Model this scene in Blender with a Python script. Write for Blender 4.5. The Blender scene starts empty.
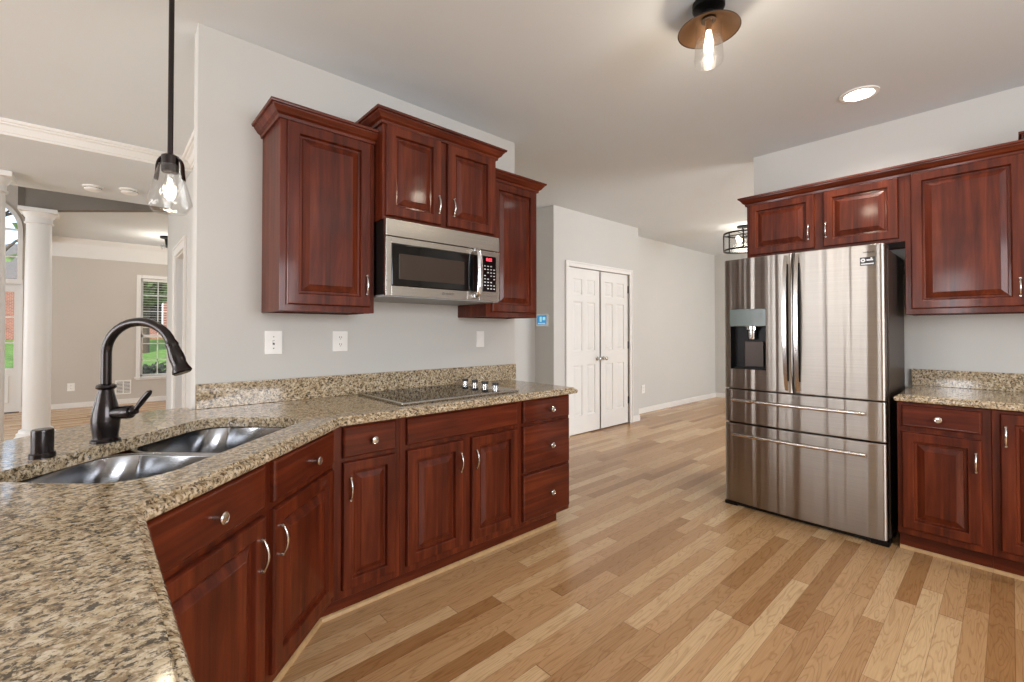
import bpy, bmesh, math, random
from mathutils import Vector, Matrix
R = math.radians
S = bpy.context.scene
COL = S.collection
random.seed(7)

# ------------------------------------------------------------------ camera, world, sun, window light, exposure
YAW, PIT, FPX, CAMH = R(47.881), R(.773), 450.95, 1.26
cd = bpy.data.cameras.new('camera'); cam = bpy.data.objects.new('camera', cd); COL.objects.link(cam)
cd.sensor_fit = 'HORIZONTAL'; cd.sensor_width = 36; cd.lens = FPX / 1024 * 36
cd.shift_y = -(341 - 325.52) / 1024; cd.clip_start = .02; cd.clip_end = 300
_F = Vector((math.cos(YAW) * math.cos(PIT), math.sin(YAW) * math.cos(PIT), math.sin(PIT)))
_r = Vector((math.sin(YAW), -math.cos(YAW), 0)); _u = _r.cross(_F)
_m = Matrix((_r, _u, -_F)).transposed().to_4x4(); _m.translation = (0, 0, CAMH)
cam.matrix_world = _m; S.camera = cam

W = bpy.data.worlds.new('sky'); S.world = W; W.use_nodes = True
wn = W.node_tree.nodes; wl = W.node_tree.links
bgn = wn['Background']; bgn.inputs['Color'].default_value = (.62, .76, 1, 1); bgn.inputs['Strength'].default_value = 2.4

def lamp(name, kind, loc, energy, color=(1, 1, 1), rot=(0, 0, 0), sx=1, sy=1, radius=.05, spread=None):
    l = bpy.data.lights.new(name, kind); l.energy = energy; l.color = color
    if kind == 'AREA':
        l.shape = 'RECTANGLE'; l.size = sx; l.size_y = sy
        if spread: l.spread = R(spread)
    elif kind == 'SUN': l.angle = R(2)
    else: l.shadow_soft_size = radius
    o = bpy.data.objects.new(name, l); COL.objects.link(o); o.location = loc; o.rotation_euler = rot
    return o
lamp('sun', 'SUN', (0, -8, 12), 7, (1, .95, .86), (R(48), 0, R(-20)))
DAY = (.985, .985, 1)
# daylight lamps at unseen windows; south, foyer and living ones are added fill (all of them outside the picture)
lamp('daylight_south_fill', 'AREA', (.9, -2.55, 1.65), 105, DAY, (R(90), 0, 0), 2.3, 1.2)  # added as the main kitchen fill, at an unseen window
for yy in (.75, 1.75, 2.75, 3.75):
    lamp('daylight_west_window', 'AREA', (-4.96, yy, 1.30), 52, DAY, (0, R(-90), 0), 2.2, .46)
lamp('daylight_breakfast_window', 'AREA', (6.4, -2.55, 1.35), 165, DAY, (R(90), 0, 0), 2.6, 2.0)
lamp('daylight_foyer_fill', 'AREA', (-4.96, 8.6, 1.6), 70, DAY, (0, R(-90), 0), 2.0, 2.2)  # added fill for the foyer side, at an unseen window
lamp('daylight_living_fill', 'AREA', (4.90, 8.6, 1.5), 60, DAY, (0, R(90), 0), 2.0, 2.2)  # added fill; the side wall has no opening here
VS = S.view_settings
VS.view_transform = 'Standard'; VS.look = 'None'; VS.gamma = 1; VS.use_curve_mapping = False; VS.exposure = .0
S.display_settings.display_device = 'sRGB'
try:
    S.cycles.use_denoising = True; S.cycles.max_bounces = 10; S.cycles.diffuse_bounces = 6
    S.cycles.glossy_bounces = 4; S.cycles.transparent_max_bounces = 16; S.cycles.sample_clamp_indirect = 6
    S.cycles.caustics_reflective = False; S.cycles.caustics_refractive = False
except Exception: pass

# ------------------------------------------------------------------ materials
def srgb(r, g, b):
    f = lambda c: (c / 255 / 12.92) if c / 255 <= .04045 else ((c / 255 + .055) / 1.055) ** 2.4
    return (f(r), f(g), f(b), 1)
class NT:
    def __init__(s, name):
        s.m = bpy.data.materials.new(name); s.m.use_nodes = True; s.t = s.m.node_tree
        s.b = s.t.nodes['Principled BSDF']; s.out = s.t.nodes['Material Output']
    def n(s, typ, **kw):
        nd = s.t.nodes.new(typ)
        for k, v in kw.items(): setattr(nd, k, v)
        return nd
    def l(s, a, b): s.t.links.new(a, b)
    def set(s, **kw):
        for k, v in kw.items():
            s.b.inputs[k.replace('_', ' ')].default_value = v
    def coord(s, scale=(1, 1, 1), rot=(0, 0, 0), kind='Object'):
        tc = s.n('ShaderNodeTexCoord'); mp = s.n('ShaderNodeMapping')
        mp.inputs['Scale'].default_value = scale; mp.inputs['Rotation'].default_value = rot
        s.l(tc.outputs[kind], mp.inputs['Vector']); return mp.outputs[0]
    def noise(s, vec, scale, detail=4, rough=.55, dist=0):
        nd = s.n('ShaderNodeTexNoise'); nd.inputs['Scale'].default_value = scale; nd.inputs['Detail'].default_value = detail
        nd.inputs['Roughness'].default_value = rough; nd.inputs['Distortion'].default_value = dist
        s.l(vec, nd.inputs['Vector']); return nd.outputs[0]
    def ramp(s, fac, stops):
        nd = s.n('ShaderNodeValToRGB'); e = nd.color_ramp.elements
        while len(e) < len(stops): e.new(.5)
        for i, (p, c) in enumerate(stops):
            e[i].position = p; e[i].color = c if len(c) == 4 else (*c, 1)
        s.l(fac, nd.inputs[0]); return nd.outputs[0]
    def mix(s, fac, a, b, mode='MIX'):
        nd = s.n('ShaderNodeMix', data_type='RGBA', blend_type=mode)
        for i, v in ((0, fac), (6, a), (7, b)):
            if hasattr(v, 'is_linked'): s.l(v, nd.inputs[i])
            else: nd.inputs[i].default_value = v
        return nd.outputs[2]
    def math(s, op, a, b=None, c=None):
        nd = s.n('ShaderNodeMath', operation=op)
        for i, v in enumerate((a, b, c)):
            if v is None: continue
            if hasattr(v, 'is_linked'): s.l(v, nd.inputs[i])
            else: nd.inputs[i].default_value = v
        return nd.outputs[0]
    def color(s, c): s.l(c, s.b.inputs['Base Color'])
    def bump(s, h, strength=.2, dist=.002):
        nd = s.n('ShaderNodeBump'); nd.inputs['Strength'].default_value = strength; nd.inputs['Distance'].default_value = dist
        s.l(h, nd.inputs['Height']); s.l(nd.outputs[0], s.b.inputs['Normal'])
def plain(name, col, rough=.5, metal=0, spec=.5, coat=0, vary=.06, vscale=6):
    t = NT(name); t.set(Roughness=rough, Metallic=metal, Specular_IOR_Level=spec, Coat_Weight=coat)
    f = t.noise(t.coord(), vscale, 3)
    d = tuple(max(0, c * (1 - vary)) for c in col[:3]); h = tuple(min(1, c * (1 + vary)) for c in col[:3])
    t.color(t.ramp(f, [(.3, d), (.7, h)])); return t.m
def paint(name, col, rough=.6):
    t = NT(name); t.set(Roughness=rough, Specular_IOR_Level=.3)
    v = t.coord()
    f = t.noise(v, 1.5, 3); d = tuple(c * .97 for c in col[:3])
    t.color(t.ramp(f, [(.3, d), (.7, col[:3])])); t.bump(t.noise(v, 260, 2), .06, .001); return t.m
def glow(name, col, strength):
    t = NT(name); t.set(Emission_Strength=strength); t.b.inputs['Emission Color'].default_value = (*col[:3], 1)
    t.b.inputs['Base Color'].default_value = (*col[:3], 1); return t.m
def cherry(name, axis):
    t = NT(name); sc = {'z': (26, 26, 1.6), 'x': (1.6, 26, 26)}[axis]
    v = t.coord(sc); g = t.noise(v, 1.0, 6, .6, .6); big = t.noise(t.coord((3, 3, 1.4) if axis == 'z' else (1.4, 3, 3)), 1.6, 3, .6, .4)
    c = t.ramp(g, [(.28, srgb(60, 18, 6)), (.5, srgb(90, 34, 14)), (.75, srgb(118, 53, 26))])
    c2 = t.ramp(big, [(.3, (.66, .58, .52)), (.62, (1.1, 1.08, 1.05))])
    t.color(t.mix(1.0, c, c2, 'MULTIPLY'))
    t.set(Roughness=.45, Specular_IOR_Level=.22, Coat_Weight=.25, Coat_Roughness=.10); t.bump(g, .05, .001); return t.m
def granite(name):
    t = NT(name); v = t.coord((1.0, 1.3, 1.2), (0, 0, R(42)))
    base = t.ramp(t.noise(v, 42, 6, .7, .3), [(.3, srgb(160, 134, 98)), (.46, srgb(196, 177, 145)), (.66, srgb(220, 207, 184))])
    brown = t.ramp(t.noise(v, 72, 5, .66, .5), [(.47, (0, 0, 0)), (.57, (1, 1, 1))])
    c = t.mix(t.math('MULTIPLY', brown, .72), base, srgb(120, 96, 64))
    tc = t.n('ShaderNodeMapping'); tc.inputs['Location'].default_value = (3.1, 1.7, 5.3); t.l(v, tc.inputs['Vector'])
    dk = t.ramp(t.noise(tc.outputs[0], 84, 6, .68, .5), [(.515, (0, 0, 0)), (.575, (1, 1, 1))])
    c = t.mix(t.math('MULTIPLY', dk, .9), c, srgb(54, 46, 35))
    vo = t.n('ShaderNodeTexVoronoi'); vo.inputs['Scale'].default_value = 130; t.l(v, vo.inputs['Vector'])
    pale = t.ramp(vo.outputs['Distance'], [(.10, (1, 1, 1)), (.22, (0, 0, 0))])
    c = t.mix(t.math('MULTIPLY', pale, .5), c, srgb(228, 222, 208))
    t.color(c); t.set(Roughness=.09, Specular_IOR_Level=.5); return t.m
def oak(name):
    t = NT(name); tc = t.n('ShaderNodeTexCoord'); sp = t.n('ShaderNodeSeparateXYZ'); t.l(tc.outputs['Object'], sp.inputs[0])
    X, Y = sp.outputs[0], sp.outputs[1]
    row = t.math('FLOOR', t.math('DIVIDE', Y, .076))
    w1 = t.n('ShaderNodeTexWhiteNoise', noise_dimensions='1D'); t.l(row, w1.inputs['W'])
    xs = t.math('ADD', X, t.math('MULTIPLY', w1.outputs['Value'], 7.3))
    ln = t.math('ADD', t.math('MULTIPLY', w1.outputs['Value'], .7), .7)
    cell = t.math('FLOOR', t.math('DIVIDE', xs, ln))
    cb = t.n('ShaderNodeCombineXYZ'); t.l(row, cb.inputs[0]); t.l(cell, cb.inputs[1])
    w2 = t.n('ShaderNodeTexWhiteNoise', noise_dimensions='2D'); t.l(cb.outputs[0], w2.inputs['Vector'])
    tone = t.ramp(w2.outputs['Value'], [(0, srgb(164, 121, 78)), (.2, srgb(186, 145, 101)), (.7, srgb(202, 163, 119)), (1, srgb(220, 188, 145))])
    off = t.n('ShaderNodeVectorMath', operation='MULTIPLY_ADD'); t.l(w2.outputs['Color'], off.inputs[0]); off.inputs[1].default_value = (37, 11, 9)
    t.l(tc.outputs['Object'], off.inputs[2])
    mp = t.n('ShaderNodeMapping'); mp.inputs['Scale'].default_value = (2.2, 17, 17); t.l(off.outputs[0], mp.inputs['Vector'])
    rings = t.noise(mp.outputs[0], 1.0, 2, .5, .6)
    saw = t.math('FRACT', t.math('MULTIPLY', rings, 11.0))
    band = t.ramp(saw, [(0, (.74, .68, .60)), (.28, (1, 1, 1)), (.85, (1, 1, 1)), (1, (.86, .82, .76))])
    mp2 = t.n('ShaderNodeMapping'); mp2.inputs['Scale'].default_value = (7, 190, 100); t.l(off.outputs[0], mp2.inputs['Vector'])
    fine = t.ramp(t.noise(mp2.outputs[0], 1, 4, .6), [(.3, (.86, .83, .79)), (.6, (1.03, 1.03, 1.03))])
    c = t.mix(.85, tone, band, 'MULTIPLY'); c = t.mix(.8, c, fine, 'MULTIPLY')
    fy = t.math('FRACT', t.math('DIVIDE', Y, .076)); fx = t.math('FRACT', t.math('DIVIDE', xs, ln))
    gy = t.math('LESS_THAN', fy, .022); gx = t.math('LESS_THAN', fx, .003)
    gap = t.math('MAXIMUM', gy, gx)
    c = t.mix(t.math('MULTIPLY', gap, .55), c, srgb(84, 56, 32)); t.color(c)
    t.set(Roughness=.27, Specular_IOR_Level=.45); t.bump(fine, .05, .001); return t.m
def steel(name, wavy=False, rough=.24, col=(.60, .585, .56), brush='x', aniso=0, rot=0):
    t = NT(name); t.set(Metallic=1, Roughness=rough)
    v = t.coord({'x': (2, 2, 420), 'y': (2, 2, 420), 'z': (420, 420, 2)}[brush])
    f = t.noise(v, 1, 3)
    t.color(t.ramp(f, [(.3, tuple(c * .92 for c in col)), (.7, tuple(min(1, c * 1.06) for c in col))]))
    rr = t.n('ShaderNodeMapRange'); rr.inputs[3].default_value = rough * .92; rr.inputs[4].default_value = rough * 1.1
    t.l(f, rr.inputs[0]); t.l(rr.outputs[0], t.b.inputs['Roughness'])
    if aniso:
        tg = t.n('ShaderNodeTangent', direction_type='RADIAL', axis='Z'); t.l(tg.outputs[0], t.b.inputs['Tangent'])
        t.set(Anisotropic=aniso, Anisotropic_Rotation=rot)
    if wavy:
        w = t.noise(t.coord((.6, 9, .16)), 1.0, 2, .4, .1); t.bump(w, .6, .03)
    return t.m
def clear_glass(name, tint=(1, 1, 1), refl=.12, rough=0., seed=False):
    t = NT(name); t.t.nodes.remove(t.b)
    tr = t.n('ShaderNodeBsdfTransparent'); tr.inputs[0].default_value = (*tint, 1)
    gl = t.n('ShaderNodeBsdfGlossy'); gl.inputs['Roughness'].default_value = rough
    fr = t.n('ShaderNodeLayerWeight'); fr.inputs[0].default_value = .35
    f = t.math('ADD', t.math('MULTIPLY', t.math('POWER', fr.outputs['Facing'], 2.5), .6), refl)
    if seed:
        bu = t.n('ShaderNodeBump'); bu.inputs['Strength'].default_value = .5; bu.inputs['Distance'].default_value = .004
        t.l(t.noise(t.coord(), 90, 2), bu.inputs['Height']); t.l(bu.outputs[0], gl.inputs['Normal']); t.l(bu.outputs[0], fr.inputs['Normal'])
    mx = t.n('ShaderNodeMixShader'); t.l(f, mx.inputs[0]); t.l(tr.outputs[0], mx.inputs[1]); t.l(gl.outputs[0], mx.inputs[2])
    t.l(mx.outputs[0], t.out.inputs[0]); return t.m
def brickmat(name):
    t = NT(name); b = t.n('ShaderNodeTexBrick'); t.l(t.coord((1, 1, 1), (R(90), 0, 0)), b.inputs['Vector'])
    b.inputs['Color1'].default_value = srgb(150, 84, 66); b.inputs['Color2'].default_value = srgb(122, 66, 54); b.inputs['Mortar'].default_value = srgb(176, 160, 148)
    b.inputs['Scale'].default_value = 4; t.color(b.outputs[0]); t.set(Roughness=.9); return t.m

M = dict(
    wall=paint('wall_paint', srgb(204, 203, 198)), tan=paint('greatroom_paint', srgb(200, 194, 185)),
    ceil=paint('ceiling_paint', srgb(219, 225, 228), .8), white=paint('trim_paint', srgb(232, 231, 227), .35),
    grey=paint('beam_shade_paint', srgb(112, 105, 96)),  # shade of the unlit beam face is put into this colour
    floor=oak('oak_floor'), wv=cherry('cherry_vertical', 'z'), wh=cherry('cherry_horizontal', 'x'),
    granite=granite('granite'), steel=steel('steel_brushed', False, .26, (.54, .51, .46), 'x'), fridge=steel('steel_fridge', True, .36, (.42, .387, .35), 'y', .95, .25),
    sink=steel('steel_sink', False, .22, (.46, .47, .49), 'x', .6, .25), fridgeside=plain('fridge_side', srgb(72, 60, 54), .4, .3),
    nickel=plain('nickel', (.66, .63, .59, 1), .24, 1, vary=.04), bronze=plain('dark_bronze', srgb(44, 38, 37), .26, .75, coat=.3),
    black=plain('black_plastic', srgb(14, 14, 15), .35), blackmetal=plain('black_metal', srgb(24, 22, 21), .4, .6),
    ceran=plain('cooktop_glass', srgb(9, 10, 10), .05, spec=.35), gap=plain('dark_gap', srgb(10, 9, 9), .8),
    mwglass=plain('microwave_glass', srgb(10, 10, 11), .07, spec=.6), mwin=plain('microwave_mesh', srgb(62, 50, 42), .3, .2),
    under=plain('underside', srgb(150, 152, 152), .5), oaktrim=plain('oak_trim', srgb(196, 160, 114), .4, vary=.12, vscale=20),
    plate=plain('plate_white', srgb(240, 239, 234), .4), slot=plain('plate_slot', srgb(90, 88, 84), .6),
    copper=plain('copper_inside', srgb(112, 84, 60), .38, .7), glass=clear_glass('pane_glass', (.97, .99, .98), .04),
    shade=clear_glass('seeded_glass', (.97, .98, .98), .10, .03, True),
    frost=clear_glass('hazy_glass', (.94, .94, .94), .24, .22, True),
    bulb=glow('bulb_glow', (1, .88, .70), 9), led=glow('recessed_glow', (1, .97, .92), 14),
    screen=glow('thermostat_screen', (.05, .30, .62), .45), screen2=glow('thermostat_icon', (.40, .80, .85), .6), red=glow('red_display', (1, .05, .08), 3),
    disp=plain('dispenser_panel', srgb(92, 104, 100), .2), silver=plain('silver', (.75, .75, .76, 1), .18, 1, vary=.03),
    grass=plain('grass', srgb(92, 118, 60), .95, spec=.1, vary=.4, vscale=5), leaf=plain('leaves', srgb(92, 108, 66), .85, spec=.1, vary=.55, vscale=4),
    shrub=plain('shrub_leaves', srgb(58, 62, 56), .85, spec=.1, vary=.4, vscale=9), bark=plain('bark', srgb(80, 66, 54), .9), brick=brickmat('house_brick'), asphalt=plain('asphalt', srgb(190, 190, 190), .9),
    dark=plain('car_paint', srgb(96, 100, 106), .3), ink=plain('ink', srgb(60, 56, 54), .4), whiteink=plain('white_ink', srgb(235, 235, 235), .4),
    blind=plain('blind', srgb(235, 233, 226), .5), shingle=plain('shingle', srgb(96, 88, 84), .9),
)

# ------------------------------------------------------------------ mesh helpers
class MB:
    def __init__(s): s.bm = bmesh.new()
    def box(s, x0, x1, y0, y1, z0, z1, bev=0, seg=2):
        x0, x1 = sorted((x0, x1)); y0, y1 = sorted((y0, y1)); z0, z1 = sorted((z0, z1))
        b = bmesh.new(); bmesh.ops.create_cube(b, size=1)
        for v in b.verts: v.co = Vector(((x0 + x1) / 2 + v.co.x * (x1 - x0), (y0 + y1) / 2 + v.co.y * (y1 - y0), (z0 + z1) / 2 + v.co.z * (z1 - z0)))
        if bev: bmesh.ops.bevel(b, geom=b.edges[:], offset=min(bev, .45 * min(x1 - x0, y1 - y0, z1 - z0)), segments=seg, affect='EDGES', profile=.5)
        s.add(b); return s
    def add(s, b, mat=None):
        if mat is not None: bmesh.ops.transform(b, matrix=mat, verts=b.verts)
        me = bpy.data.meshes.new('tmp'); b.to_mesh(me); b.free(); s.bm.from_mesh(me); bpy.data.meshes.remove(me); return s
    def loft(s, loops, cap0=True, cap1=True, closed=True):
        L = [[s.bm.verts.new(p) for p in lp] for lp in loops]; n = len(L[0])
        for a, b in zip(L, L[1:]):
            for i in range(n if closed else n - 1):
                j = (i + 1) % n
                try: s.bm.faces.new((a[i], a[j], b[j], b[i]))
                except ValueError: pass
        if cap0: s.bm.faces.new(L[0][::-1])
        if cap1: s.bm.faces.new(L[-1])
        return s
    def tube(s, pts, r, seg=12, caps=True, up=None, flat=1):
        pts = [Vector(p) for p in pts]; loops = []; prev = None
        for i, p in enumerate(pts):
            d = (pts[min(i + 1, len(pts) - 1)] - pts[max(i - 1, 0)]).normalized()
            if prev is None:
                a = Vector(up) if up else (Vector((0, 0, 1)) if abs(d.z) < .9 else Vector((1, 0, 0)))
                n1 = (a - d * a.dot(d)).normalized()
            else: n1 = (prev - d * prev.dot(d)).normalized()
            prev = n1; n2 = d.cross(n1); rr = r[i] if isinstance(r, (list, tuple)) else r
            loops.append([p + n1 * rr * math.cos(k * 2 * math.pi / seg) + n2 * rr * flat * math.sin(k * 2 * math.pi / seg) for k in range(seg)])
        return s.loft(loops, caps, caps)
    def lathe(s, prof, o=(0, 0, 0), axis=(0, 0, 1), seg=32, cap0=True, cap1=True):
        o = Vector(o); ax = Vector(axis).normalized(); a = Vector((1, 0, 0)) if abs(ax.x) < .9 else Vector((0, 1, 0))
        n1 = (a - ax * a.dot(ax)).normalized(); n2 = ax.cross(n1)
        return s.loft([[o + ax * h + (n1 * math.cos(k * 2 * math.pi / seg) + n2 * math.sin(k * 2 * math.pi / seg)) * max(r, .0004) for k in range(seg)] for r, h in prof], cap0, cap1)
    def prism(s, poly, z0, z1):
        return s.loft([[(x, y, z0) for x, y in poly], [(x, y, z1) for x, y in poly]])
    def build(s, name, mat, parent=None, loc=(0, 0, 0), smooth=40):
        bmesh.ops.recalc_face_normals(s.bm, faces=s.bm.faces[:])
        me = bpy.data.meshes.new(name); s.bm.to_mesh(me); s.bm.free()
        me.materials.append(M[mat] if isinstance(mat, str) else mat)
        if smooth:
            for p in me.polygons: p.use_smooth = True
            try: me.set_sharp_from_angle(angle=R(smooth))
            except Exception: pass
        o = bpy.data.objects.new(name, me); COL.objects.link(o); o.location = loc
        if parent: o.parent = parent
        if smooth:
            wm = o.modifiers.new('weighted', 'WEIGHTED_NORMAL'); wm.mode = 'FACE_AREA'; wm.weight = 100; wm.keep_sharp = True
        return o
def tag(o, label=None, cat=None, group=None, kind=None):
    if label: o['label'] = label
    if cat: o['category'] = cat
    if group: o['group'] = group
    if kind: o['kind'] = kind
    return o
def thing(name, label, cat, loc=(0, 0, 0), rz=0, group=None):
    o = bpy.data.objects.new(name, None); COL.objects.link(o); o.empty_display_size = .1
    o.location = loc; o.rotation_euler = (0, 0, R(rz)); return tag(o, label, cat, group)
def part(o, label): o['label'] = label; return o
def struct(name, mb, mat, label=None, parent=None, smooth=40):
    o = mb.build(name, mat, parent, smooth=smooth)
    if not parent: o['kind'] = 'structure'
    if label: o['label'] = label
    return o
def letters(name, text, size, mat, parent, loc, rot, depth=.0006):
    c = bpy.data.curves.new(name, 'FONT'); c.body = text; c.size = size; c.extrude = depth; c.align_x = 'CENTER'; c.align_y = 'CENTER'
    t = bpy.data.objects.new(name, c); COL.objects.link(t)
    bpy.context.view_layer.update()
    me = bpy.data.meshes.new_from_object(t.evaluated_get(bpy.context.evaluated_depsgraph_get()))
    bpy.data.objects.remove(t); me.materials.clear(); me.materials.append(M[mat])
    o = bpy.data.objects.new(name, me); COL.objects.link(o); o.parent = parent; o.location = loc; o.rotation_euler = rot; return o
def wall_boxes(mb, axis, c0, c1, a0, a1, z0, z1, holes):
    """wall slab between c0 and c1 across, from a0 to a1 along, with rectangular holes (h0, h1, bottom, top)"""
    def bx(p, q, zz0, zz1):
        if q - p < 1e-4 or zz1 - zz0 < 1e-4: return
        if axis == 'x': mb.box(p, q, c0, c1, zz0, zz1)
        else: mb.box(c0, c1, p, q, zz0, zz1)
    cur = a0
    for h0, h1, b, t in sorted(holes):
        bx(cur, h0, z0, z1); bx(h0, h1, z0, b); bx(h0, h1, t, z1); cur = h1
    bx(cur, a1, z0, z1); return mb

# ------------------------------------------------------------------ the setting
ZC, ZS = 2.73, 2.65
struct('floor', MB().box(-5.1, 8.9, -2.75, 10.55, -.12, 0), 'floor', 'light oak strip floor')
mb = MB(); mb.box(-5.1, 8.9, -2.75, 4.70, ZC, ZC + .12); struct('ceiling', mb, 'ceil', 'smooth grey white kitchen ceiling')
mb = MB(); mb.box(-5.1, .545, 4.70, 6.35, ZS, 3.7); struct('ceiling_soffit', mb, 'ceil', 'lowered ceiling band carried by the column')
mb = MB(); mb.box(-5.1, .70, 6.35, 10.55, 3.6, 3.7); struct('ceiling_foyer', mb, 'ceil')
mb = MB(); mb.prism([(.56, 6.72), (5.05, 6.72), (5.05, 10.5), (-.66, 10.5), (-.66, 7.80)], 2.80, 2.9); struct('ceiling_greatroom', mb, 'ceil', 'white ceiling of the room behind')
# kitchen walls
struct('wall_north', MB().box(.32, 2.36, 2.58, 2.70, 0, ZC), 'wall', 'light grey wall behind the cooktop')
mb = MB(); wall_boxes(mb, 'y', .545, .665, 2.70, 6.65, 0, ZC, [(5.06, 5.77, 0, 2.03)]); struct('wall_passage', mb, 'wall', 'grey wall end with a cased opening beyond the kitchen wall')
struct('wall_closet_back', MB().box(1.5, 1.6, 2.70, 6.6, 0, ZC), 'wall')
struct('wall_hall_side', MB().box(2.24, 2.36, 2.70, 3.84, 0, ZC), 'wall')
struct('wall_hall', MB().box(2.24, 3.85, 3.84, 3.96, 0, ZC), 'wall')
mb = MB(); wall_boxes(mb, 'x', 3.54, 3.66, 3.85, 5.62, 0, ZC, [(4.11, 5.385, 0, 2.045)])
mb.box(3.85, 3.97, 3.66, 3.84, 0, ZC); mb.box(5.50, 5.62, 3.66, 3.95, 0, ZC); struct('wall_pantry', mb, 'wall', 'pale grey wall around the double doors')
struct('wall_pantry_inside', MB().box(3.97, 5.50, 3.9, 4.0, 0, ZC), 'wall')
struct('wall_breakfast', MB().box(5.62, 8.87, 3.83, 3.95, 0, ZC), 'wall', 'long pale grey wall past the double doors')
struct('wall_far_east', MB().box(8.75, 8.87, -2.75, 3.83, 0, ZC), 'wall')
struct('wall_east', MB().box(4.06, 4.18, -2.62, 1.445, 0, ZC), 'wall', 'grey wall behind the fridge and right hand cabinets')
mb = MB(); wall_boxes(mb, 'x', -2.74, -2.62, -5.1, 8.75, 0, ZC, [(-.3, 2.1, 1.0, 2.3), (5.05, 7.75, .3, 2.4)]); struct('wall_south', mb, 'wall')
mb = MB(); wall_boxes(mb, 'y', -5.12, -5.0, -2.62, 10.4, 0, 3.7, [(yy - .25, yy + .25, .15, 2.45) for yy in (.75, 1.75, 2.75, 3.75)] + [(7.5, 9.7, .5, 2.65)]); struct('wall_west', mb, 'tan')
# great room and foyer front wall: window and front door openings
mb = MB(); wall_boxes(mb, 'x', 10.4, 10.52, -5.0, -1.95, 0, 3.7, []); wall_boxes(mb, 'x', 10.4, 10.52, -1.95, -.95, 0, 3.7, [(-1.90, -.97, 0, 2.02), ])
mb2 = MB(); wall_boxes(mb2, 'x', 10.4, 10.52, -.95, 5.05, 0, 3.7, [(.48, 1.46, .46, 2.21)]); struct('wall_greatroom', mb2, 'tan', 'tan wall of the room behind with a window')
mb.bm.free()
mb = MB(); mb.box(-5.0, -1.95, 10.4, 10.52, 0, 3.7); mb.box(-.96, -.95, 10.4, 10.52, 0, 3.7)
arc = [(-1.455 + .495 * math.cos(a), 2.86 + .495 * math.sin(a)) for a in [math.pi * k / 24 for k in range(25)]]
top = [(-.96, 3.7)] + [(-.96, 2.86)]
pts = [(-.96, 3.7), (-1.95, 3.7)] + arc[::-1]
mb.loft([[(x, 10.4, z) for x, z in pts], [(x, 10.52, z) for x, z in pts]])
struct('wall_foyer', mb, 'tan')
struct('wall_greatroom_side', MB().box(4.93, 5.05, 6.35, 10.4, 0, 2.8), 'tan')
struct('wall_greatroom_near', MB().box(.665, 5.05, 6.53, 6.65, 0, 2.95), 'tan')
# diagonal beam over the far column, second beam beyond it
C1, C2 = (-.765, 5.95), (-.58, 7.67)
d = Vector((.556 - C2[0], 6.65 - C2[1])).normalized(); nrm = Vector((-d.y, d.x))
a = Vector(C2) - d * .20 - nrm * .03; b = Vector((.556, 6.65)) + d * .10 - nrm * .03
struct('ceiling_beam', MB().prism([tuple(a), tuple(b), tuple(b + nrm * .11), tuple(a + nrm * .11)], 2.69, 3.6), 'grey', 'diagonal beam above the far column, its shade put into the grey colour', smooth=0)
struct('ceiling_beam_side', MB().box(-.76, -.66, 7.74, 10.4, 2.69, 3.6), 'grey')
# crown mouldings
def crown_run(name, p0, p1, nin, zt, h=.085, pr=.075, mat='white'):
    p0, p1, nin = Vector((*p0, 0)), Vector((*p1, 0)), Vector((*nin, 0))
    prof = [(0, -h * 1.15), (.014, -h * 1.15), (.014, -h * .95), (.024, -h * .93), (.026, -h * .78), (pr * .5, -h * .45), (pr * .72, -h * .36), (pr * .74, -h * .26), (pr * .92, -h * .24), (pr, -h * .14), (pr, 0), (0, 0)]
    return struct(name, MB().loft([[p + nin * o + Vector((0, 0, zt + z)) for o, z in prof] for p in (p0, p1)]), mat)
crown_run('trim_1', (-5, 4.70), (.545, 4.70), (0, -1), ZC)['label'] = 'white crown moulding at the edge of the lowered ceiling'
crown_run('trim_2', (.545, 2.70), (.545, 4.62), (-1, 0), ZC)
crown_run('trim_3', (-.66, 10.4), (4.93, 10.4), (0, -1), 2.80, .09, .09)
struct('trim_4', MB().box(-.66, 4.93, 10.385, 10.4, 2.49, 2.72), 'white', 'white band under the crown of the far room')
# baseboards
def base_run(name, x0, x1, y0, y1):
    m = MB(); m.box(x0, x1, y0, y1, 0, .085, .004); return struct(name, m, 'white')
base_run('baseboard_breakfast', 5.62, 8.75, 3.816, 3.83); base_run('baseboard_east', 8.736, 8.75, -2.6, 3.816)
base_run('baseboard_pantry', 5.455, 5.634, 3.526, 3.54); base_run('baseboard_pantry_side', 5.62, 5.634, 3.54, 3.816)
base_run('baseboard_pantry_left', 3.85, 4.05, 3.526, 3.54); base_run('baseboard_greatroom', -.95, 4.93, 10.385, 10.4)
base_run('baseboard_passage', .531, .545, 2.70, 4.965); base_run('baseboard_passage_end', .531, .545, 5.865, 6.65)
# pantry double doors
def casing(name, axis, c, s, a0, a1, top, w=.062, t=.016, z0=0):
    """door casing on the plane c, projecting by s*t"""
    m = MB(); c1 = c + s * t; c2 = c + s * t * 1.5
    for (p, q, zz0, zz1) in ((a0 - w, a0, z0, top + w), (a1, a1 + w, z0, top + w), (a0, a1, top, top + w)):
        if axis == 'x': m.box(p, q, c, c1, zz0, zz1, .003)
        else: m.box(c, c1, p, q, zz0, zz1, .003)
    for (p, q, zz0, zz1) in ((a0 - w - .002, a0 - w + .018, z0, top + w - .017), (a1 + w - .018, a1 + w + .002, z0, top + w - .017), (a0 - w - .002, a1 + w + .002, top + w - .018, top + w + .002)):
        if axis == 'x': m.box(p, q, c, c2, zz0, zz1, .003)
        else: m.box(c, c2, p, q, zz0, zz1, .003)
    return struct(name, m, 'white')
casing('trim_5', 'x', 3.54, -1, 4.11, 5.385, 2.045)['label'] = 'white casing of the double doors'
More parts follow.
